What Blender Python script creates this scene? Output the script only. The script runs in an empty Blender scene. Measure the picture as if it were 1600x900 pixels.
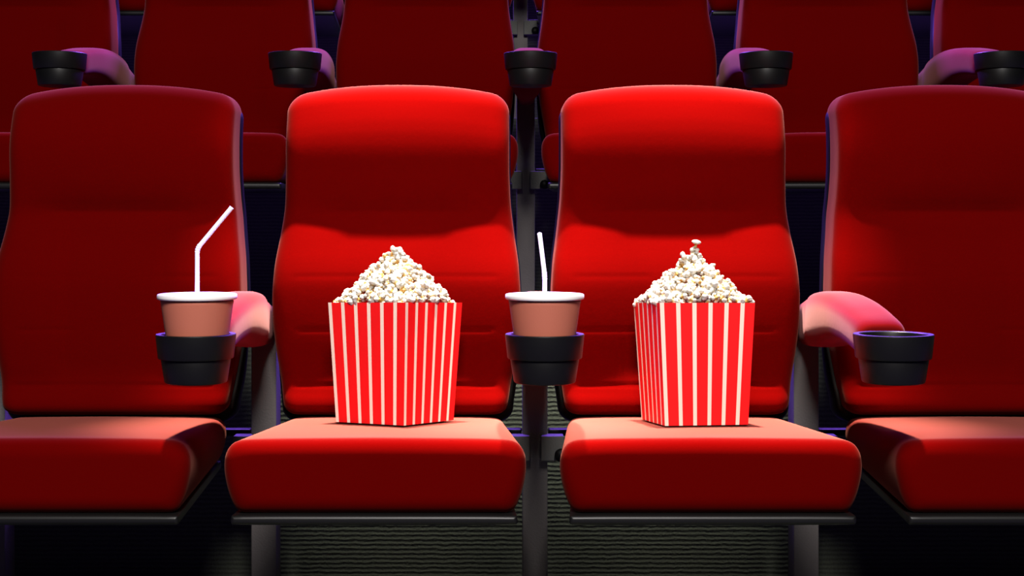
import bpy, math, random
from mathutils import Vector, Matrix, noise
sc = bpy.context.scene
COL = sc.collection
PI = math.pi
PITCH = 0.56          # seat spacing (m)
ROW = 1.137           # row spacing
RISE = 0.577          # height of each step
Y0 = 3.0              # reference depth of the front row

# ------------------------------------------------------------------ materials
def mat(name):
    m = bpy.data.materials.new(name); m.use_nodes = True
    nt = m.node_tree
    return m, nt, nt.nodes['Principled BSDF']

def bump(nt, bsdf, scale, strength, dist=0.002, detail=3.0, coord='Object', vscale=None):
    tc = nt.nodes.new('ShaderNodeTexCoord')
    n = nt.nodes.new('ShaderNodeTexNoise'); n.inputs['Scale'].default_value = scale
    n.inputs['Detail'].default_value = detail
    src = tc.outputs[coord]
    if vscale:
        mp = nt.nodes.new('ShaderNodeMapping'); mp.inputs['Scale'].default_value = vscale
        nt.links.new(src, mp.inputs['Vector']); src = mp.outputs[0]
    nt.links.new(src, n.inputs['Vector'])
    b = nt.nodes.new('ShaderNodeBump'); b.inputs['Strength'].default_value = strength
    b.inputs['Distance'].default_value = dist
    nt.links.new(n.outputs['Fac'], b.inputs['Height'])
    nt.links.new(b.outputs[0], bsdf.inputs['Normal'])
    return n, b

def fabric(name, col, sheen, sr, tint=(1, .8, .75, 1), velvet=(.5, .2, .15, 1), vr=.9):
    m, nt, b = mat(name)
    b.inputs['Roughness'].default_value = 0.75
    b.inputs['Specular IOR Level'].default_value = 0.0
    b.inputs['Sheen Weight'].default_value = sheen
    b.inputs['Sheen Roughness'].default_value = sr
    b.inputs['Sheen Tint'].default_value = tint
    n, bp = bump(nt, b, 120, 0.16, 0.001, 4)
    tc = nt.nodes.new('ShaderNodeTexCoord')
    n2 = nt.nodes.new('ShaderNodeTexNoise'); n2.inputs['Scale'].default_value = 900
    nt.links.new(tc.outputs['Object'], n2.inputs['Vector'])
    mx = nt.nodes.new('ShaderNodeMix'); mx.data_type = 'RGBA'
    mx.inputs['A'].default_value = (*[c * .85 for c in col], 1)
    mx.inputs['B'].default_value = (*[c * 1.15 for c in col], 1)
    nt.links.new(n2.outputs['Fac'], mx.inputs['Factor'])
    nt.links.new(mx.outputs['Result'], b.inputs['Base Color'])
    # pile tips: a second matt layer under a soft Fresnel, as velour has
    v = nt.nodes.new('ShaderNodeBsdfDiffuse'); v.inputs['Color'].default_value = velvet; v.inputs['Roughness'].default_value = .6
    nt.links.new(bp.outputs[0], v.inputs['Normal'])
    fr = nt.nodes.new('ShaderNodeFresnel'); fr.inputs['IOR'].default_value = vr
    nt.links.new(bp.outputs[0], fr.inputs['Normal'])
    ms = nt.nodes.new('ShaderNodeMixShader')
    nt.links.new(fr.outputs[0], ms.inputs[0]); nt.links.new(b.outputs[0], ms.inputs[1]); nt.links.new(v.outputs[0], ms.inputs[2])
    nt.links.new(ms.outputs[0], nt.nodes['Material Output'].inputs['Surface'])
    return m
M = {}
M['fabric'] = fabric('red_velour', (.095, .0001, .0001), .08, .30, (1, .5, .36, 1), (.27, .078, .060, 1), 1.21)
M['armfabric'] = fabric('armrest_velour', (.11, .002, .002), .20, .35, (1, .55, .5, 1), (.22, .066, .078, 1), 1.27)

def plain(name, col, rough, spec=.5, bscale=None, bstr=.3, metallic=0, bd=.001):
    m, nt, b = mat(name)
    b.inputs['Base Color'].default_value = (*col, 1)
    b.inputs['Roughness'].default_value = rough
    b.inputs['Specular IOR Level'].default_value = spec
    b.inputs['Metallic'].default_value = metallic
    if bscale: bump(nt, b, bscale, bstr, bd)
    else:
        bump(nt, b, 400, .04, .0003)
    return m
M['plastic'] = plain('black_moulded_plastic', (.004, .004, .004), .42, .32)
M['shell'] = plain('black_shell_plastic', (.003, .003, .003), .5, .15)
M['trim'] = plain('black_seat_trim', (.005, .005, .005), .42, .35)
M['metal'] = plain('grey_textured_paint', (.125, .113, .110), .65, .12, 260, .9, 0, .0012)
M['bracket'] = plain('grey_bracket_paint', (.10, .10, .095), .6, .12, 300, .8, 0, .001)
M['lid'] = plain('white_plastic', (.9, .88, .86), .3, .4)
M['straw'] = plain('white_straw_plastic', (.9, .86, .87), .3, .4)
M['cup'] = plain('brown_paper_cup', (.46, .135, .085), .55, .3, 500, .15)

# popcorn: white flake, golden in the hollows near the hull
m, nt, b = mat('popcorn_flake')
tc = nt.nodes.new('ShaderNodeTexCoord')
ln = nt.nodes.new('ShaderNodeVectorMath'); ln.operation = 'LENGTH'
nt.links.new(tc.outputs['Object'], ln.inputs[0])
nz = nt.nodes.new('ShaderNodeTexNoise'); nz.inputs['Scale'].default_value = 160
nt.links.new(tc.outputs['Object'], nz.inputs['Vector'])
ad = nt.nodes.new('ShaderNodeMath'); ad.operation = 'MULTIPLY_ADD'
ad.inputs[1].default_value = .006
nt.links.new(nz.outputs['Fac'], ad.inputs[0]); nt.links.new(ln.outputs['Value'], ad.inputs[2])
rp = nt.nodes.new('ShaderNodeValToRGB')
mr = nt.nodes.new('ShaderNodeMapRange')
mr.inputs['From Min'].default_value = .0055; mr.inputs['From Max'].default_value = .0115
nt.links.new(ad.outputs[0], mr.inputs['Value']); nt.links.new(mr.outputs[0], rp.inputs['Fac'])
rp.color_ramp.elements[0].color = (.32, .14, .02, 1); rp.color_ramp.elements[0].position = .1
rp.color_ramp.elements[1].color = (.40, .385, .35, 1); rp.color_ramp.elements[1].position = .75
e = rp.color_ramp.elements.new(.38); e.color = (.40, .28, .10, 1)
nt.links.new(rp.outputs['Color'], b.inputs['Base Color'])
b.inputs['Roughness'].default_value = .65
b.inputs['Specular IOR Level'].default_value = .25
M['popcorn'] = m

# striped card (stripes run with the taper: uv.x across each face)
m, nt, b = mat('striped_card')
uv = nt.nodes.new('ShaderNodeUVMap'); uv.uv_map = 'UVMap'
sx = nt.nodes.new('ShaderNodeSeparateXYZ'); nt.links.new(uv.outputs[0], sx.inputs[0])
mu = nt.nodes.new('ShaderNodeMath'); mu.operation = 'MULTIPLY'; mu.inputs[1].default_value = 5.9
fr = nt.nodes.new('ShaderNodeMath'); fr.operation = 'FRACT'
lt = nt.nodes.new('ShaderNodeMath'); lt.operation = 'LESS_THAN'; lt.inputs[1].default_value = .26
nt.links.new(sx.outputs['X'], mu.inputs[0]); nt.links.new(mu.outputs[0], fr.inputs[0]); nt.links.new(fr.outputs[0], lt.inputs[0])
mx = nt.nodes.new('ShaderNodeMix'); mx.data_type = 'RGBA'
mx.inputs['A'].default_value = (.86, .009, .011, 1); mx.inputs['B'].default_value = (.92, .80, .66, 1)
nt.links.new(lt.outputs[0], mx.inputs['Factor']); nt.links.new(mx.outputs['Result'], b.inputs['Base Color'])
b.inputs['Roughness'].default_value = .5
b.inputs['Specular IOR Level'].default_value = .3
bump(nt, b, 700, .08, .0004)
M['card'] = m
M['card_in'] = plain('card_lining', (.8, .74, .66), .7, .2)

# ribbed carpet
m, nt, b = mat('ribbed_carpet')
tc = nt.nodes.new('ShaderNodeTexCoord')
n0 = nt.nodes.new('ShaderNodeTexNoise'); n0.inputs['Scale'].default_value = 38; n0.inputs['Detail'].default_value = 2
nt.links.new(tc.outputs['Object'], n0.inputs['Vector'])
sp = nt.nodes.new('ShaderNodeSeparateXYZ'); nt.links.new(tc.outputs['Object'], sp.inputs[0])
a1 = nt.nodes.new('ShaderNodeMath'); a1.operation = 'ADD'
nt.links.new(sp.outputs['Z'], a1.inputs[0]); nt.links.new(sp.outputs['Y'], a1.inputs[1])
a2 = nt.nodes.new('ShaderNodeMath'); a2.operation = 'MULTIPLY_ADD'; a2.inputs[1].default_value = .006
nt.links.new(n0.outputs['Fac'], a2.inputs[0]); nt.links.new(a1.outputs[0], a2.inputs[2])
a3 = nt.nodes.new('ShaderNodeMath'); a3.operation = 'MULTIPLY'; a3.inputs[1].default_value = 2 * PI / .0105
nt.links.new(a2.outputs[0], a3.inputs[0])
sn = nt.nodes.new('ShaderNodeMath'); sn.operation = 'SINE'; nt.links.new(a3.outputs[0], sn.inputs[0])
n1 = nt.nodes.new('ShaderNodeTexNoise'); n1.inputs['Scale'].default_value = 260
nt.links.new(tc.outputs['Object'], n1.inputs['Vector'])
a4 = nt.nodes.new('ShaderNodeMath'); a4.operation = 'MULTIPLY_ADD'; a4.inputs[1].default_value = 3.0
nt.links.new(n1.outputs['Fac'], a4.inputs[0]); nt.links.new(sn.outputs[0], a4.inputs[2])
bp = nt.nodes.new('ShaderNodeBump'); bp.inputs['Strength'].default_value = .9; bp.inputs['Distance'].default_value = .0003
nt.links.new(a4.outputs[0], bp.inputs['Height']); nt.links.new(bp.outputs[0], b.inputs['Normal'])
rp = nt.nodes.new('ShaderNodeValToRGB')
mr = nt.nodes.new('ShaderNodeMapRange'); mr.inputs['From Min'].default_value = 0; mr.inputs['From Max'].default_value = 2.6
nt.links.new(a4.outputs[0], mr.inputs['Value']); nt.links.new(mr.outputs[0], rp.inputs['Fac'])
rp.color_ramp.elements[0].color = (.040, .044, .034, 1)
rp.color_ramp.elements[1].color = (.068, .075, .055, 1)
nt.links.new(rp.outputs['Color'], b.inputs['Base Color'])
b.inputs['Roughness'].default_value = .95
b.inputs['Specular IOR Level'].default_value = .05
M['carpet'] = m

# ------------------------------------------------------------------ mesh helpers
def mesh_of(name, V, F, material, smooth=True, uvs=None):
    me = bpy.data.meshes.new(name)
    me.from_pydata([tuple(v) for v in V], [], F)
    me.update()
    if smooth:
        for p in me.polygons: p.use_smooth = True
    if uvs:
        l = me.uv_layers.new(name='UVMap')
        for i, c in enumerate(uvs): l.data[i].uv = c
    me.materials.append(material)
    return me

def link(name, me, parent=None, auto=None):
    o = bpy.data.objects.new(name, me); COL.objects.link(o)
    if parent: o.parent = parent
    return o

def sharp(o, deg=35):
    me = o.data
    import bmesh
    bm = bmesh.new(); bm.from_mesh(me)
    for e in bm.edges:
        if len(e.link_faces) == 2 and e.calc_face_angle(0) > math.radians(deg): e.smooth = False
    bm.to_mesh(me); bm.free()
    return o

def recalc(me):
    import bmesh
    bm = bmesh.new(); bm.from_mesh(me)
    bmesh.ops.recalc_face_normals(bm, faces=bm.faces)
    bm.to_mesh(me); bm.free()

def loft(rings, cap0=True, cap1=True, levels=(.8, .5, .2)):
    n = len(rings[0]); V = []; F = []
    for r in rings: V += [Vector(p) for p in r]
    for i in range(len(rings) - 1):
        for j in range(n):
            k = (j + 1) % n
            F.append((i * n + j, i * n + k, (i + 1) * n + k, (i + 1) * n + j))
    def cap(base, ring, flip):
        c = sum((Vector(p) for p in ring), Vector()) / n
        prev = base
        for s in levels:
            st = len(V)
            for p in ring: V.append(c + (Vector(p) - c) * s)
            for j in range(n):
                k = (j + 1) % n
                f = (prev + j, prev + k, st + k, st + j)
                F.append(f[::-1] if flip else f)
            prev = st
        ci = len(V); V.append(c)
        for j in range(n):
            k = (j + 1) % n
            f = (prev + j, prev + k, ci); F.append(f[::-1] if flip else f)
    if cap1: cap((len(rings) - 1) * n, rings[-1], False)
    if cap0: cap(0, rings[0], True)
    return V, F

def lathe(prof, n=64, cx=0, cy=0):
    V = []; F = []; m_ = len(prof)
    for i in range(n):
        a = 2 * PI * i / n
        for r, z in prof: V.append((cx + r * math.cos(a), cy + r * math.sin(a), z))
    for i in range(n):
        k = (i + 1) % n
        for j in range(m_ - 1):
            if prof[j][0] < 1e-6: F.append((i * m_ + j, k * m_ + j + 1, i * m_ + j + 1))
            elif prof[j + 1][0] < 1e-6: F.append((i * m_ + j, k * m_ + j, i * m_ + j + 1))
            else: F.append((i * m_ + j, k * m_ + j, k * m_ + j + 1, i * m_ + j + 1))
    return V, F

def lin(x, pts):
    if x <= pts[0][0]: return pts[0][1]
    for (a, b_), (c, d) in zip(pts, pts[1:]):
        if x <= c: return b_ + (d - b_) * (x - a) / (c - a)
    return pts[-1][1]

def smoothtab(pts, w, n=9):
    """smoothed version of a piecewise linear table"""
    def f(x):
        return sum(lin(x + w * (2 * i / (n - 1) - 1), pts) for i in range(n)) / n
    return f

def sstep(a, b_, x):
    t = max(0, min(1, (x - a) / (b_ - a))); return t * t * (3 - 2 * t)

def box_bm(x0, x1, y0, y1, z0, z1, bev=.003, seg=2, taper=None):
    import bmesh
    bm = bmesh.new()
    vs = [bm.verts.new((x, y, z)) for z in (z0, z1) for x, y in ((x0, y0), (x1, y0), (x1, y1), (x0, y1))]
    if taper: taper(vs)
    for f in ((0, 3, 2, 1), (4, 5, 6, 7), (0, 1, 5, 4), (1, 2, 6, 5), (2, 3, 7, 6), (3, 0, 4, 7)):
        bm.faces.new([vs[i] for i in f])
    if bev: bmesh.ops.bevel(bm, geom=list(bm.edges), offset=bev, segments=seg, affect='EDGES', profile=.5)
    return bm

def bm_mesh(bm, name, material, smooth=False):
    me = bpy.data.meshes.new(name); bm.to_mesh(me); bm.free()
    for p in me.polygons: p.use_smooth = smooth
    me.materials.append(material); return me

def join_bms(bms):
    import bmesh
    out = bmesh.new()
    for b_ in bms:
        t = bpy.data.meshes.new('t'); b_.to_mesh(t); b_.free(); out.from_mesh(t); bpy.data.meshes.remove(t)
    return out

def tag(o, label, cat, group=None, kind=None):
    o['label'] = label
    if cat: o['category'] = cat
    if group: o['group'] = group
    if kind: o['kind'] = kind
    return o

def empty(name, loc=(0, 0, 0)):
    o = bpy.data.objects.new(name, None); COL.objects.link(o); o.location = loc
    o.empty_display_size = .1
    return o

def copy_tree(o, parent=None):
    c = o.copy(); COL.objects.link(c)
    if parent: c.parent = parent
    for ch in [x for x in bpy.data.objects if x.parent == o]:
        copy_tree(ch, c)
    return c

# ------------------------------------------------------------------ stepped floor
def step(name, y0, y1, z0, z1):
    V = []; F = []
    me = bm_mesh(box_bm(-4, 4, y0, y1, z0, z1, .006, 3), name, M['carpet'])
    o = link(name, me); o['kind'] = 'structure'; return o
YR = 3.345
w_ = link('wall_back', bm_mesh(box_bm(-4, 4, YR + 2 * ROW + 1.6, YR + 2 * ROW + 1.8, -.2, 5.4, .004), 'wall_back', M['shell'])); w_['kind'] = 'structure'
step('floor', -3, YR - .0005, -.2, 0)
for k in range(1, 4):
    step('floor', YR + (k - 1) * ROW, YR + k * ROW - .0005 if k < 3 else YR + 2 * ROW + 1.6, -.2, RISE * k)

# ------------------------------------------------------------------ chair (local: y=0 is world Y0)
def section(half, n_bottom=1):
    """closed outline from a half outline (x>=0 from bottom centre to top centre)"""
    pts = half + [(-x, z) for x, z in half[-2:0:-1]]
    return pts

def chaikin(p, it=2):
    for _ in range(it):
        q = [p[0]]
        for a, b_ in zip(p, p[1:]):
            q.append((a[0] * .75 + b_[0] * .25, a[1] * .75 + b_[1] * .25))
            q.append((a[0] * .25 + b_[0] * .75, a[1] * .25 + b_[1] * .75))
        q.append(p[-1]); p = q
    return p

def densify(p, d):
    q = [p[0]]
    for a, b_ in zip(p, p[1:]):
        L = math.hypot(a[0] - b_[0], a[1] - b_[1]); k = max(1, int(L / d))
        for i in range(1, k + 1): q.append((a[0] + (b_[0] - a[0]) * i / k, a[1] + (b_[1] - a[1]) * i / k))
    return q

def seat_loft(half, hw, zt, zb, yf, yr, rf, rr, nst=24):
    sec = section(densify(half, .06))
    rings = []
    st = []
    for i in range(10):
        ph = PI / 2 * (1 - i / 9)
        st.append((yf + rf * (1 - math.sin(ph)), rf * (1 - math.cos(ph))))
    st = [(y, ins) for y, ins in st]
    for i in range(1, nst): st.append((yf + rf + (yr - rr - yf - rf) * i / nst, 0))
    for i in range(7):
        ph = PI / 2 * i / 6
        st.append((yr - rr + rr * math.sin(ph), rr * (1 - math.cos(ph))))
    for y, ins in st:
        t = (y - yf) / (yr - yf)
        w = hw(t); a = zb(t); c = zt(t); hz = (c - a) / 2; cz = (a + c) / 2
        r = []
        for x, z in sec:
            zz = cz + (z - .5) * 2 * (hz - ins)
            xx = x * (w - ins)
            r.append((xx, y - Y0, zz))
        rings.append(r)
    V, F = loft(rings, levels=(.9, .75, .55, .3))
    return V, F

cush_half = chaikin([(0, 0), (.80, 0), (.905, .01), (.955, .18), (.99, .45), (1.0, .66), (.985, .84), (.93, .975), (.80, 1.0), (.4, 1.01), (0, 1.015)], 2)
V, F = seat_loft(cush_half, lambda t: .2545 - .037 * t, lambda t: .482 - .032 * t, lambda t: .357, 2.432, 2.975, .030, .02)
me_seat = mesh_of('seat_cushion', V, F, M['fabric']); recalc(me_seat)
base_half = chaikin([(0, 0), (.985, 0), (1, .15), (1, .85), (.985, 1), (0, 1)], 2)
V, F = seat_loft(base_half, lambda t: .2375 - .034 * t, lambda t: .3585, lambda t: .3415, 2.428, 2.985, .0075, .0075)
me_base = mesh_of('seat_base', V, F, M['trim']); recalc(me_base)

# backrest
HW = smoothtab([(.44, .219), (.47, .222), (.52, .230), (.58, .240), (.64, .2475), (.70, .249), (.76, .245), (.82, .236), (.88, .229), (.94, .2265), (1.12, .2265), (1.2, .2265)], .018)
# front surface depth against height (head pad, crease, lumbar slope, belly, kick)
YF = smoothtab([(.42, 2.925), (.458, 2.912), (.478, 2.904), (.513, 2.922), (.522, 2.925), (.56, 2.9235), (.60, 2.9215), (.66, 2.9215), (.70, 2.923), (.728, 2.926), (.76, 2.935), (.80, 2.951), (.83, 2.963), (.85, 2.970), (.862, 2.973), (.872, 2.971), (.90, 2.966), (.94, 2.960), (.98, 2.957), (1.01, 2.958), (1.035, 2.962), (1.06, 2.969), (1.09, 2.981), (1.14, 3.008)], .016)
def groove(z, z0, w, d): return d * math.exp(-((z - z0) / w) ** 2)
def backrest_mesh():
    zt0 = 1.123; zb = .457
    r_top = .036; r_bot = .022
    NU = 64; NC = 7; NS = 4
    def ring(z_mid, ins, kz):
        """z_mid: nominal height at u=0 side; ins: inset of the outline"""
        hw = HW(min(z_mid, 1.09)) - ins
        yf = YF(z_mid) ; th = .132
        y0 = yf + ins * 1.15; y1 = yf + th - ins * .8
        rc = max(.004, .030 - ins * .7)
        pts = []
        for i in range(NU + 1): pts.append((-(hw - rc) + 2 * (hw - rc) * i / NU, y0, 1))
        for i in range(1, NC + 1):
            a = PI / 2 * i / NC
            pts.append((hw - rc + rc * math.sin(a), y0 + rc * (1 - math.cos(a)), math.cos(a)))
        for i in range(1, NS + 1): pts.append((hw, y0 + rc + (y1 - y0 - 2 * rc) * i / NS, 0))
        for i in range(1, NC + 1):
            a = PI / 2 * i / NC
            pts.append((hw - rc + rc * math.cos(a), y1 - rc + rc * math.sin(a), 0))
        for i in range(1, 17): pts.append((hw - rc - 2 * (hw - rc) * i / 16, y1, 0))
        for i in range(1, NC + 1):
            a = PI / 2 * i / NC
            pts.append((-(hw - rc) - rc * math.sin(a), y1 - rc + rc * math.cos(a), 0))
        for i in range(1, NS + 1): pts.append((-hw, y1 - rc - (y1 - y0 - 2 * rc) * i / NS, 0))
        for i in range(1, NC):
            a = PI / 2 * i / NC
            pts.append((-(hw - rc) - rc * math.cos(a), y0 + rc - rc * math.sin(a), math.sin(a)))
        out = []
        for x, y, w in pts:
            u = x / .2265
            z = z_mid - .024 * (abs(u) ** 2.3) * kz
            if w > 0:
                ax = abs(x)
                d = 0
                # slight crown across the width
                d += -.006 * (1 - min(1, ax / .2) ** 2) * sstep(.86, .93, z_mid)
                # recessed middle lumbar panel between side bolsters
                lum = sstep(.50, .56, z_mid) * (1 - sstep(.80, .862, z_mid))
                d += .0035 * lum * (1 - sstep(.095, .116, ax)) + .002 * lum
                d -= .004 * lum * sstep(.11, .17, ax) * (1 - sstep(.19, .24, ax))
                # seams
                d += groove(z_mid, .862, .004, .002) * (1 - sstep(.11, .16, ax))
                d += groove(z_mid, .862, .020, .005) * (1 - sstep(.08, .20, ax))
                d += groove(z_mid, .733, .0035, .0007) * sstep(.04, .06, ax) * (1 - sstep(.19, .215, ax))
                d += groove(z_mid, .627, .0035, .0014) * sstep(.07, .09, ax) * (1 - sstep(.18, .2, ax))
                d += groove(z_mid, .517, .0035, .003) * (1 - sstep(.19, .21, ax))
                d += .0016 * math.exp(-((ax - .112) / .0035) ** 2) * lum
                y += d * w
            out.append((x, y - Y0, z))
        return out
    rings = []
    for i in range(9):
        ph = PI / 2 * (1 - i / 8)
        rings.append(ring(zb + r_bot * (1 - math.sin(ph)), r_bot * (1 - math.cos(ph)), 0))
    N = 150
    for i in range(1, N):
        t = i / N
        z = zb + r_bot + (zt0 - r_top - zb - r_bot) * t
        rings.append(ring(z, 0, sstep(0.75, 1, t)))
    for i in range(12):
        ph = PI / 2 * i / 11
        rings.append(ring(zt0 - r_top + r_top * math.sin(ph), r_top * (1 - math.cos(ph)), 1))
    return loft(rings, levels=(.92, .8, .6, .35))
V, F = backrest_mesh()
me_back = mesh_of('backrest', V, F, M['fabric']); recalc(me_back)

def shell_mesh():
    rings = []
    zs = []
    z0, z1 = .436, 1.085
    for i in range(9):
        ph = PI / 2 * (1 - i / 8); zs.append((z0 + .03 * (1 - math.sin(ph)), .03 * (1 - math.cos(ph))))
    for i in range(1, 40): zs.append((z0 + .03 + (z1 - .03 - z0 - .03) * i / 40, 0))
    for i in range(9):
        ph = PI / 2 * i / 8; zs.append((z1 - .03 + .03 * math.sin(ph), .03 * (1 - math.cos(ph))))
    for z, ins in zs:
        low = 1 - sstep(.50, .66, z)
        hw = min(.2525, HW(max(z, .47)) + .003 + .010 * low) - ins
        yf = YF(max(z, .47)) + .085 - .03 * low
        ty = .062 + .03 * low
        r = []
        n = 72
        for i in range(n):
            a = 2 * PI * i / n
            ca, sa = math.cos(a), math.sin(a)
            e = .28
            x = hw * math.copysign(abs(ca) ** e, ca)
            y = math.copysign(abs(sa) ** (.55), sa)
            y = yf + ty / 2 + y * (ty / 2)
            r.append((x, y - Y0, z))
        rings.append(r)
    return loft(rings)
V, F = shell_mesh()
me_shell = mesh_of('back_shell', V, F, M['shell']); recalc(me_shell)
# bar that carries the seat between the two posts, with two uprights to the back shell
bms = [box_bm(-.2525, .2525, .0455, .072, .398, .412, .003), box_bm(-.17, -.13, .048, .068, .405, .50, .003), box_bm(.13, .17, .048, .068, .405, .50, .003),
       box_bm(-.15, -.11, -.42, .06, .355, .40, .004), box_bm(.11, .15, -.42, .06, .355, .40, .004)]
me_bar = bm_mesh(join_bms(bms), 'support_bar', M['shell'])

def make_chair():
    r = empty('cinema_chair', (0, Y0, 0))
    link('backrest', me_back, r); link('back_shell', me_shell, r)['label'] = 'black plastic back shell'
    link('seat', me_seat, r)
    s = link('seat_base', me_base, r); s['label'] = 'black seat base'
    link('support_bar', me_bar, r)['label'] = 'black support bar'
    return r

# ------------------------------------------------------------------ armrest post (local origin at post foot)
def arm_mesh():
    st = [(3.098, .650, .602, .016), (3.095, .656, .598, .021), (3.085, .661, .595, .0245), (3.04, .670, .592, .0258), (3.00, .678, .591, .0262), (2.955, .688, .592, .0265), (2.92, .695, .594, .029),
          (2.88, .702, .597, .036), (2.84, .7065, .600, .0405), (2.78, .711, .607, .044), (2.70, .7115, .619, .0455), (2.62, .706, .628, .0455), (2.55, .698, .628, .044), (2.50, .690, .624, .043),
          (2.465, .684, .619, .0425), (2.447, .680, .617, .0415), (2.437, .676, .618, .0395), (2.431, .671, .622, .036), (2.429, .664, .628, .031)]
    # resample smoothly
    def cr(p0, p1, p2, p3, t):
        return tuple(.5 * (2 * b + (c - a) * t + (2 * a - 5 * b + 4 * c - d) * t * t + (3 * b - a - 3 * c + d) * t ** 3) for a, b, c, d in zip(p0, p1, p2, p3))
    out = []
    for i in range(len(st) - 1):
        p = [st[max(0, i - 1)], st[i], st[i + 1], st[min(len(st) - 1, i + 2)]]
        for k in range(4): out.append(cr(*p, k / 4))
    out.append(st[-1])
    rings = []
    for y, zt, zb, hw in out:
        cz = (zt + zb) / 2; hz = (zt - zb) / 2
        r = []
        for i in range(56):
            a = 2 * PI * i / 56; ca, sa = math.cos(a), math.sin(a)
            e = .55
            x = hw * math.copysign(abs(ca) ** e, ca); z = cz + hz * math.copysign(abs(sa) ** .62, sa)
            r.append((x, y - Y0, z))
        rings.append(r)
    return loft(rings)
V, F = arm_mesh()
me_arm = mesh_of('armrest', V, F, M['armfabric']); recalc(me_arm)
hold_prof = [(0, .585), (.046, .585), (.0488, .5862), (.0498, .588), (.0552, .6220), (.0548, .6240), (.0590, .6245), (.0600, .6260), (.0634, .6590), (.0636, .6622), (.0628, .6634),
             (.0545, .6634), (.0530, .6620), (.0520, .6580), (.0500, .630), (.0455, .593), (.044, .5915), (0, .5915)]
V, F = lathe(hold_prof, 80, 0, 2.364 - Y0)
me_hold = mesh_of('cup_holder', V, F, M['plastic']); recalc(me_hold)
# the short tongue joining holder and armrest
bmT = box_bm(-.022, .022, 2.4195 - Y0, 2.47 - Y0, .627, .652, .003)
me_tongue = bm_mesh(bmT, 'holder_bracket', M['plastic'])
bms = [box_bm(-.0258, .0258, 3.038 - Y0, 3.100 - Y0, 0, .612, .002), box_bm(-.045, .045, 2.99 - Y0, 3.16 - Y0, 0, .012, .003)]
me_post = bm_mesh(join_bms(bms), 'post', M['metal'])
def brk(side):
    def tp(vs):
        for v in vs:
            outer = abs(v.co.x) > .03
            if outer and v.co.z < .37: v.co.x *= 1.10
            v.co.x *= side
    b_ = box_bm(.0115, .058, 3.006 - Y0, 3.044 - Y0, .353, .4035, 0, 1, tp)
    import bmesh
    bmesh.ops.recalc_face_normals(b_, faces=b_.faces)
    bmesh.ops.bevel(b_, geom=list(b_.edges), offset=.002, segments=2, affect='EDGES', profile=.5)
    return bm_mesh(b_, 'seat_bracket', M['bracket'])
me_b1, me_b2 = brk(1), brk(-1)
# pivot knob
V, F = lathe([(0, 0), (.011, 0), (.013, .002), (.013, .012), (0, .012)], 24)
V = [(x, y, z) for x, y, z in V]
me_knob = mesh_of('pivot_knob', [(v[0], -v[2], v[1]) for v in V], F, M['shell']); recalc(me_knob)

def make_stand():
    r = empty('armrest_stand', (0, Y0, 0))
    link('post', me_post, r)['label'] = 'grey textured metal post'
    link('armrest', me_arm, r)['label'] = 'red padded armrest'
    h = sharp(link('cup_holder', me_hold, r), 28); h['label'] = 'round black cup holder'
    link('holder_bracket', me_tongue, h)
    for me in (me_b1, me_b2):
        b_ = link('seat_bracket', me, r)
        s = 1 if me is me_b1 else -1
        k = link('pivot_knob', me_knob, b_); k.location = (s * .052, 3.0045 - Y0, .366)
    return r

chair0 = make_chair(); stand0 = make_stand()
GC = 'red cinema chairs in tiered rows'
GS = 'armrest posts between the chairs'
chairs = {
 (0, -.84): 'unlit red cinema chair at left end of front row, behind the bent-straw cup',
 (0, -.28): 'brightly lit red cinema chair with the left popcorn tub on its seat',
 (0, .28): 'brightly lit red cinema chair with the right popcorn tub on its seat',
 (0, .84): 'unlit red cinema chair at right end of front row, behind the empty cup holder',
 (1, -1.4): 'dim red second-row chair cut off by the left edge of the photo',
 (1, -.84): 'dim red second-row chair behind the unlit left front chair',
 (1, -.28): 'dim red second-row chair directly behind the lit chair with the left popcorn tub',
 (1, .28): 'dim red second-row chair directly behind the lit chair with the right popcorn tub',
 (1, .84): 'dim red second-row chair second from the right edge, above the gap beside right lit chair',
 (1, 1.4): 'dim red second-row chair cut off by the right edge of the photo',
 (2, -1.4): 'dark third-row chair, only its seat showing in the leftmost gap at the top',
 (2, -.84): 'dark third-row chair, its seat showing in the top gap left of the left popcorn tub',
 (2, -.28): 'dark third-row chair hidden almost wholly just left of the middle top post',
 (2, .28): 'dark third-row chair, a sliver of seat just right of the middle top post',
 (2, .84): 'dark third-row chair, its seat showing in the top gap right of the right popcorn tub',
 (2, 1.4): 'dark third-row chair, only its seat showing in the rightmost gap at the top',
}
first = True
for (row, x), lab in chairs.items():
    c = chair0 if first else copy_tree(chair0)
    first = False
    c.location = (x, Y0 + ROW * row, RISE * row)
    tag(c, lab, 'chair', GC)
stands = {
 (0, -1.12): 'grey post at the bottom left corner of the photo, left of the unlit left chair',
 (0, -.56): 'armrest post whose cup holder carries the cup with the sharply bent straw',
 (0, 0): 'armrest post between the two lit chairs, its holder carrying the straight-looking straw cup',
 (0, .56): 'front-row armrest post with an empty black cup holder, pink lit pad',
 (1, -1.12): 'second-row armrest with empty cup holder nearest the left edge',
 (1, -.56): 'second-row armrest with empty cup holder above the gap left of the left lit chair',
 (1, 0): 'second-row armrest post with empty cup holder in the middle, above the gap between lit chairs',
 (1, .56): 'second-row armrest with empty cup holder above the top right corner of right lit chair',
 (1, 1.12): 'second-row armrest with empty cup holder cut off by the right edge',
 (2, -1.12): 'third-row post behind the left dim second-row chair, near the left edge',
 (2, -.56): 'third-row post behind the dim chair above the left lit chair',
 (2, .56): 'third-row post behind the dim chair above the right lit chair',
 (2, 1.12): 'third-row post behind the right dim second-row chair, near the right edge',
 (2, 0): 'third-row grey post with brackets at the top centre of the photo',
}
first = True
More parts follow.
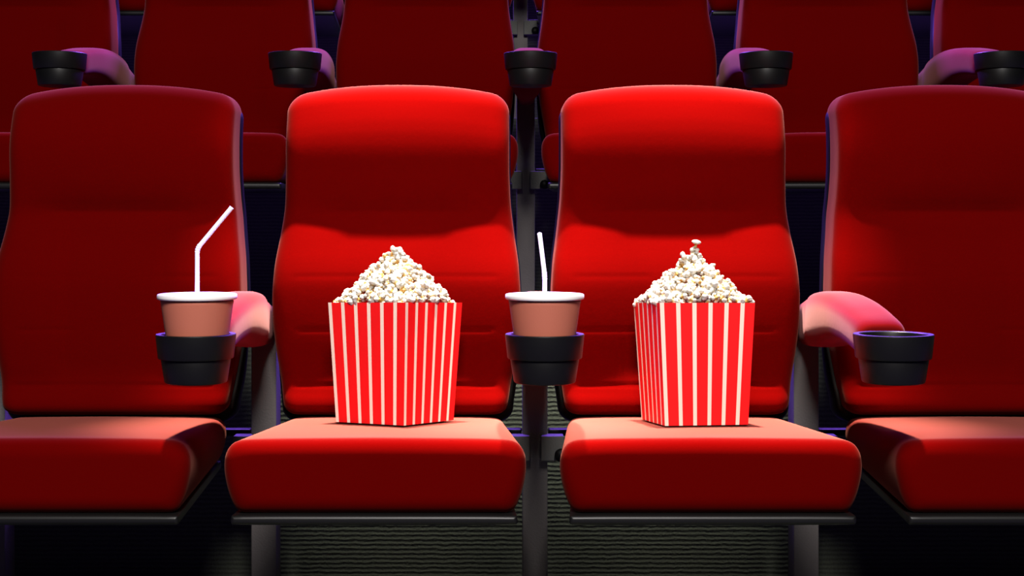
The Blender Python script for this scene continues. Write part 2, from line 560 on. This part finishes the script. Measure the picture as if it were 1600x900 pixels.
for (row, x), lab in stands.items():
    c = stand0 if first else copy_tree(stand0)
    first = False
    c.location = (x, Y0 + ROW * row, RISE * row)
    tag(c, lab, 'armrest', GS)

# ------------------------------------------------------------------ cups
def tube(path, rad, n=20):
    rings = []
    up = Vector((0, 1, 0))
    for i, p in enumerate(path):
        p = Vector(p)
        t = (Vector(path[min(i + 1, len(path) - 1)]) - Vector(path[max(i - 1, 0)])).normalized()
        a = up.cross(t)
        if a.length < 1e-4: a = Vector((1, 0, 0)).cross(t)
        a.normalize(); b_ = t.cross(a).normalized()
        r = rad[i] if isinstance(rad, list) else rad
        rings.append([p + (a * math.cos(2 * PI * k / n) + b_ * math.sin(2 * PI * k / n)) * r for k in range(n)])
    return rings

def straw_mesh(zb, zbend, ang, L, R=.0037):
    """hollow bendy straw: straight to zbend, then tilted by ang in +x, length L"""
    P = []; Rr = []
    n = 40
    for i in range(n): P.append(Vector((0, 0, zb + (zbend - .0065 - zb) * i / n))); Rr.append(R)
    # corrugated bend: arc
    arcL = .013; rad = arcL / ang
    K = 57
    for i in range(K):
        t = i / (K - 1); a = ang * t
        P.append(Vector((rad * (1 - math.cos(a)), 0, zbend - .0065 + rad * math.sin(a))))
        Rr.append(R + .00055 * (.5 + .5 * math.cos(2 * PI * t * 4 + PI)))
    d = Vector((math.sin(ang), 0, math.cos(ang))); s = P[-1].copy()
    for i in range(1, 20): P.append(s + d * (L - .0065) * i / 19); Rr.append(R)
    outer = tube(P, Rr)
    inner = tube(P, [r - .0004 for r in Rr])[::-1]
    V, F = loft(outer + inner, False, False)
    # close bottom rim
    m_ = len(outer) + len(inner); nn = 20
    for j in range(nn):
        k = (j + 1) % nn; F.append(((m_ - 1) * nn + j, (m_ - 1) * nn + k, k, j))
    return V, F

def cup_bodies():
    prof = [(0, .603), (.038, .603), (.0385, .598), (.0400, .598), (.0418, .604), (.0572, .712), (.0580, .716), (.0572, .7175), (.0562, .716), (.0408, .607), (0, .607)]
    V, F = lathe(prof, 72)
    me_c = mesh_of('paper_body', [(x, y, z - .5925) for x, y, z in V], F, M['cup']); recalc(me_c)
    lp = [(0, .7225), (.0040, .7225), (.006, .7255), (.0400, .7255), (.0500, .7255), (.0535, .7262), (.0560, .7275), (.0605, .7278), (.0625, .7272), (.0633, .7258), (.0635, .7220), (.0628, .7196), (.0600, .7185), (.0575, .7185), (.0560, .7200), (0, .7205)]
    V, F = lathe(lp, 80)
    me_l = mesh_of('lid', [(x, y, z - .5925) for x, y, z in V], F, M['lid']); recalc(me_l)
    return me_c, me_l
me_c, me_l = cup_bodies()
def make_cup(x, y, rz, straw, lab):
    r = empty('drink_cup', (x, y, .5925)); r.rotation_euler.z = rz
    link('paper_body', me_c, r)['label'] = 'plain brown paper body'
    link('lid', me_l, r)['label'] = 'white plastic lid'
    V, F = straw_mesh(*straw)
    me = mesh_of('straw', V, F, M['straw']); recalc(me)
    s = link('straw', me, r); s['label'] = 'white bendy straw'
    tag(r, lab, 'cup', 'lidded drink cups in the front holders')
    return r
z_ = .5925
make_cup(-.558, 2.364, 0, (.03, .800 - z_, math.radians(40), .086), 'brown cup with white lid and sharply bent straw, standing in the left cup holder')
make_cup(.0, 2.364, math.radians(97), (.015, .757 - z_, math.radians(40), .086), 'brown cup with white lid and upright straw, in the holder between the lit chairs')

# ------------------------------------------------------------------ popcorn tubs
H = .223
def tub_mesh(sb, st, h):
    import bmesh
    V = []; F = []; UV = []
    NX, NZ = 24, 12
    def face(c0, c1):
        # c0,c1: unit corners (left,right seen from outside)
        base = len(V)
        for j in range(NZ + 1):
            t = j / NZ; s = (sb + (st - sb) * t) / 2
            for i in range(NX + 1):
                u = i / NX
                x = (c0[0] + (c1[0] - c0[0]) * u) * s; y = (c0[1] + (c1[1] - c0[1]) * u) * s
                V.append((x, y, t * h))
        for j in range(NZ):
            for i in range(NX):
                a = base + j * (NX + 1) + i
                F.append((a, a + 1, a + NX + 2, a + NX + 1))
                for (ii, jj) in ((i, j), (i + 1, j), (i + 1, j + 1), (i, j + 1)): UV.append((ii / NX, jj / NZ))
    cs = [(-1, -1), (1, -1), (1, 1), (-1, 1)]
    for k in range(4): face(cs[k], cs[(k + 1) % 4])
    base = len(V); s = sb / 2
    V.extend([(-s, -s, .001), (s, -s, .001), (s, s, .001), (-s, s, .001)])
    F.append((base + 3, base + 2, base + 1, base)); UV += [(.2, 0)] * 4
    return V, F, UV
V, F, UV = tub_mesh(.158, .181, H)
me_tub = mesh_of('card_walls', V, F, M['card'], False, UV)
me_tub.materials.append(M['card_in'])
import bmesh
bm = bmesh.new(); bm.from_mesh(me_tub)
bmesh.ops.remove_doubles(bm, verts=bm.verts, dist=1e-5)
bm.to_mesh(me_tub); bm.free()

rnd = random.Random(5)
def kernel_mesh(seed, kind='flake'):
    r = random.Random(seed)
    lobes = []
    n = r.randint(6, 9)
    for i in range(n):
        d = Vector((r.gauss(0, 1), r.gauss(0, 1), r.gauss(0, 1))).normalized()
        off = r.uniform(.0034, .0066); rad = r.uniform(.0028, .0044)
        lobes.append((d * off, rad))
    lobes.append((Vector(), .0034))
    bm = bmesh.new(); bmesh.ops.create_icosphere(bm, subdivisions=4, radius=1)
    for v in bm.verts:
        d = v.co.normalized(); best = 0; acc = 0
        for c, rr in lobes:
            bq = d.dot(c); disc = bq * bq - (c.length_squared - rr * rr)
            if disc >= 0:
                best = max(best, bq + math.sqrt(disc))
        q = best * (1 + .10 * noise.noise(d * 3.1 + Vector((seed, 0, 0))) ) + .0011 * noise.noise(d * 5 + Vector((0, seed, 0))) + .0006 * noise.noise(d * 11 + Vector((0, seed, 0)))
        v.co = d * q
    me = bpy.data.meshes.new('popcorn_piece'); bm.to_mesh(me); bm.free()
    for p in me.polygons: p.use_smooth = True
    me.materials.append(M['popcorn'])
    return me
KM = [kernel_mesh(i + 11) for i in range(12)]
def low_mesh(me):
    bm = bmesh.new(); bm.from_mesh(me)
    bm.to_mesh  # keep full detail off the infill: rebuild from a coarser ball
    bm.free()

def mushroom_mesh():
    # a butterfly flake with a domed cap and a stalk
    rings = []
    prof = [(0, -.0075), (.0020, -.0072), (.0030, -.005), (.0024, -.002), (.0026, .0005), (.0052, .0010), (.0078, .0022), (.0082, .0042), (.0066, .0066), (.0035, .0080), (0, .0084)]
    V, F = lathe([(r, z) for r, z in prof], 40)
    W = []
    for x, y, z in V:
        v = Vector((x, y, z)); a = math.atan2(y, x)
        k = 1 + .16 * math.sin(5 * a + 1) * (1 if z > 0 else .3) + .1 * noise.noise(v * 500)
        W.append((x * k, y * k, z + .0006 * noise.noise(v * 600)))
    me = mesh_of('popcorn_piece', W, F, M['popcorn']); recalc(me)
    return me
KMUSH = mushroom_mesh()

def make_tub(x, y, z, rz, tilt, hpow, peak, seed, words, top_labels, tower):
    r = empty('popcorn_tub', (x, y, z)); r.rotation_euler = (tilt, 0, rz); r.rotation_mode = 'ZYX'
    w = link('card_walls', me_tub, r)
    tag(r, 'red and cream striped square tub of popcorn on the %s lit chair seat' % words, 'popcorn tub', 'striped popcorn tubs on the lit seats')
    R = Matrix.Translation((x, y, z)) @ Matrix.Rotation(rz, 4, 'Z') @ Matrix.Rotation(tilt, 4, 'X')
    MW = Matrix.Translation((x, y, z)) @ Matrix.Rotation(tilt, 4, 'X') @ Matrix.Rotation(rz, 4, 'Z')
    r.rotation_mode = 'QUATERNION'; r.rotation_quaternion = MW.to_quaternion()
    rr = random.Random(seed)
    hs = .181 / 2 - .0065
    def hz(px, py):
        m_ = max(abs(px), abs(py)) / hs; e = math.hypot(px, py) / hs
        q = min(1, .45 * m_ + .5 * e)
        return H + .001 + peak * (1 - q ** 1.35) ** hpow
    inv = MW.to_3x3().inverted()
    cam_dir = inv @ Vector((-.07 - x, 0 - y, .1)).normalized()
    # candidates on the heap surface, spaced apart
    pts = []
    def try_add(px, py, dz, dmin, lay):
        p = Vector((px, py, hz(px, py) + dz))
        for q, _ in pts:
            if (p - q).length < dmin: return
        pts.append((p, lay))
    for _ in range(9000):
        try_add(rr.uniform(-hs, hs), rr.uniform(-hs, hs), rr.uniform(-.002, .003), rr.uniform(.0112, .0140), 0)
    def normal(p):
        e = .004
        return Vector((-(hz(p.x + e, p.y) - hz(p.x - e, p.y)) / (2 * e), -(hz(p.x, p.y + e) - hz(p.x, p.y - e)) / (2 * e), 1)).normalized()
    scored = sorted(pts, key=lambda q: -(normal(q[0]).dot(cam_dir.normalized()) + .3 * q[0].dot(cam_dir.normalized()) / .09))
    ind = scored[:146]; rest = scored[146:]
    for p, _ in rest: p.z = max(p.z, H + .009)
    lab = 'piece of white and golden popcorn in the heap of the %s tub' % words
    grp = 'popcorn pieces heaped in the %s tub' % words
    for p, _ in ind:
        o = bpy.data.objects.new('popcorn_piece', rr.choice(KM)); COL.objects.link(o)
        o.location = MW @ p
        o.rotation_euler = (rr.uniform(0, 6.3), rr.uniform(0, 6.3), rr.uniform(0, 6.3))
        s = rr.choice((.9, 1.05, 1.2, 1.35, 1.5)); o.scale = (s, s, s)
        tag(o, lab, 'popcorn', grp)
    for (px, py, pz, me, s, l) in tower:
        o = bpy.data.objects.new('popcorn_piece', me); COL.objects.link(o)
        o.location = MW @ Vector((0, 0, H)) + Vector((px, py, pz))
        o.scale = (s, s, s)
        if me is not KMUSH: o.rotation_euler = (px * 900, pz * 700, 1)
        else: o.rotation_euler = (.1, .12, 0)
        tag(o, l or lab, 'popcorn', grp)
    # uncounted rest: far side of the heap and the layer below
    bm = bmesh.new()
    def put(p, s):
        me = rr.choice(KM).copy()
        q = MW @ p
        me.transform(Matrix.Translation(q) @ Matrix.Rotation(rr.uniform(0, 6.3), 4, 'Z') @ Matrix.Rotation(rr.uniform(0, 6.3), 4, 'X') @ Matrix.Scale(s, 4))
        bm.from_mesh(me); bpy.data.meshes.remove(me)
    for p, _ in rest: put(p, rr.uniform(.8, 1.2))
    pts2 = []
    for _ in range(1500):
        px, py = rr.uniform(-.079, .079), rr.uniform(-.079, .079)
        p = Vector((px, py, max(H - .014, hz(px, py) - .008)))
        if all((p - q).length > .0125 for q in pts2): pts2.append(p)
    for p in pts2: put(p, rr.uniform(.95, 1.2))
    me = bpy.data.meshes.new('popcorn'); bm.to_mesh(me); bm.free()
    for pl in me.polygons: pl.use_smooth = True
    me.materials.clear(); me.materials.append(M['popcorn_fill'])
    o = bpy.data.objects.new('popcorn', me); COL.objects.link(o)
    tag(o, 'rest of the popcorn filling the %s tub beneath its top pieces' % words, 'popcorn', None, 'stuff')
    return r

# infill popcorn cannot use object-centred colour, so it carries the cream flake colour with golden patches
m, nt, b = mat('popcorn_flake_mixed')
tc = nt.nodes.new('ShaderNodeTexCoord')
nz = nt.nodes.new('ShaderNodeTexNoise'); nz.inputs['Scale'].default_value = 110; nz.inputs['Detail'].default_value = 3
nt.links.new(tc.outputs['Object'], nz.inputs['Vector'])
rp = nt.nodes.new('ShaderNodeValToRGB')
rp.color_ramp.elements[0].color = (.32, .14, .02, 1); rp.color_ramp.elements[0].position = .32
rp.color_ramp.elements[1].color = (.40, .385, .35, 1); rp.color_ramp.elements[1].position = .55
nt.links.new(nz.outputs['Fac'], rp.inputs['Fac']); nt.links.new(rp.outputs['Color'], b.inputs['Base Color'])
b.inputs['Roughness'].default_value = .65; b.inputs['Specular IOR Level'].default_value = .25
M['popcorn_fill'] = m

make_tub(-.2697, 2.779, .4662, math.radians(-33), -.058, 1.0, .087, 3, 'left', None,
         [(.000, -.004, .100, KM[2], 1.3, 'large white popcorn piece at the very peak of the left heap'),
          (.0105, -.008, .091, KM[5], 1.15, None), (-.0175, -.012, .088, KM[7], 1.1, 'yellow-centred popcorn piece jutting out left of the peak of the left heap'),
          (-.006, -.004, .090, KM[8], 1.2, None), (.019, -.01, .080, KM[9], 1.1, None)])
make_tub(.2911, 2.761, .4668, math.radians(10), -.058, 1.0, .079, 8, 'right', None,
         [(.0055, -.004, .1105, KMUSH, 1.0, 'mushroom-shaped white popcorn piece standing on top of the right heap'),
          (.0035, -.004, .098, KM[1], 1.0, None), (.011, -.006, .090, KM[3], 1.1, None), (.000, -.006, .088, KM[10], 1.15, None), (-.018, -.012, .085, KM[4], 1.2, 'curled popcorn piece sticking out left of the peak of the right heap'),
          (.0, -.008, .079, KM[6], 1.3, None), (.013, -.008, .078, KM[0], 1.2, None)])

# ------------------------------------------------------------------ lights
def aim(o, target):
    o.rotation_euler = (Vector(target) - o.location).to_track_quat('-Z', 'Y').to_euler()
def spot(name, loc, tgt, power, col, size, blend, rad):
    l = bpy.data.lights.new(name, 'SPOT'); l.energy = power; l.color = col
    l.spot_size = math.radians(size); l.spot_blend = blend; l.shadow_soft_size = rad
    o = bpy.data.objects.new(name, l); COL.objects.link(o); o.location = loc; aim(o, tgt); return o
def area(name, loc, tgt, power, col, sx, sy):
    l = bpy.data.lights.new(name, 'AREA'); l.shape = 'RECTANGLE'; l.size = sx; l.size_y = sy
    l.energy = power; l.color = col
    o = bpy.data.objects.new(name, l); COL.objects.link(o); o.location = loc; aim(o, tgt); return o
WARM = (1, .90, .78)
for x in (-.28, .28):
    spot('ceiling_spot', (x, 2.86, 2.8), (x, 2.74, .55), 2050, WARM, 28.5, .9, .04)
rl = area('riser_fill', (0, 3.165, 1.6), (0, 3.345, .74), 7, (1, .98, .86), 1.12, .02); rl.data.spread = math.radians(12)  # added unseen strip behind the front chairs, only to brighten the riser carpet
area('front_fill', (0, -.6, 3.1), (0, 3.0, .7), 225, (1, .95, .92), .8, .8)  # added fill from the front, lifts the dim velour and the tub faces
area('purple_light', (0, 6.2, 4.6), (0, 3.4, 1.0), 2700, (.26, .10, 1), 5.0, .8)

w = bpy.data.worlds.new('world'); sc.world = w; w.use_nodes = True
w.node_tree.nodes['Background'].inputs[0].default_value = (.3, .25, .4, 1)
w.node_tree.nodes['Background'].inputs[1].default_value = .008

# ------------------------------------------------------------------ camera
cam = bpy.data.cameras.new('camera'); co = bpy.data.objects.new('camera', cam); COL.objects.link(co)
co.location = (-.07, 0, .85); co.rotation_euler = (PI / 2, 0, 0)
cam.sensor_width = 36; cam.lens = 36 * 2300 / 1600
cam.shift_x = (800 - 783) / 1600
cam.shift_y = -(450 - 340) / 1600
cam.clip_start = .05
sc.camera = co
sc.view_settings.view_transform = 'Standard'; sc.view_settings.look = 'None'
sc.view_settings.exposure = 0; sc.view_settings.gamma = 1
sc.view_settings.use_curve_mapping = False
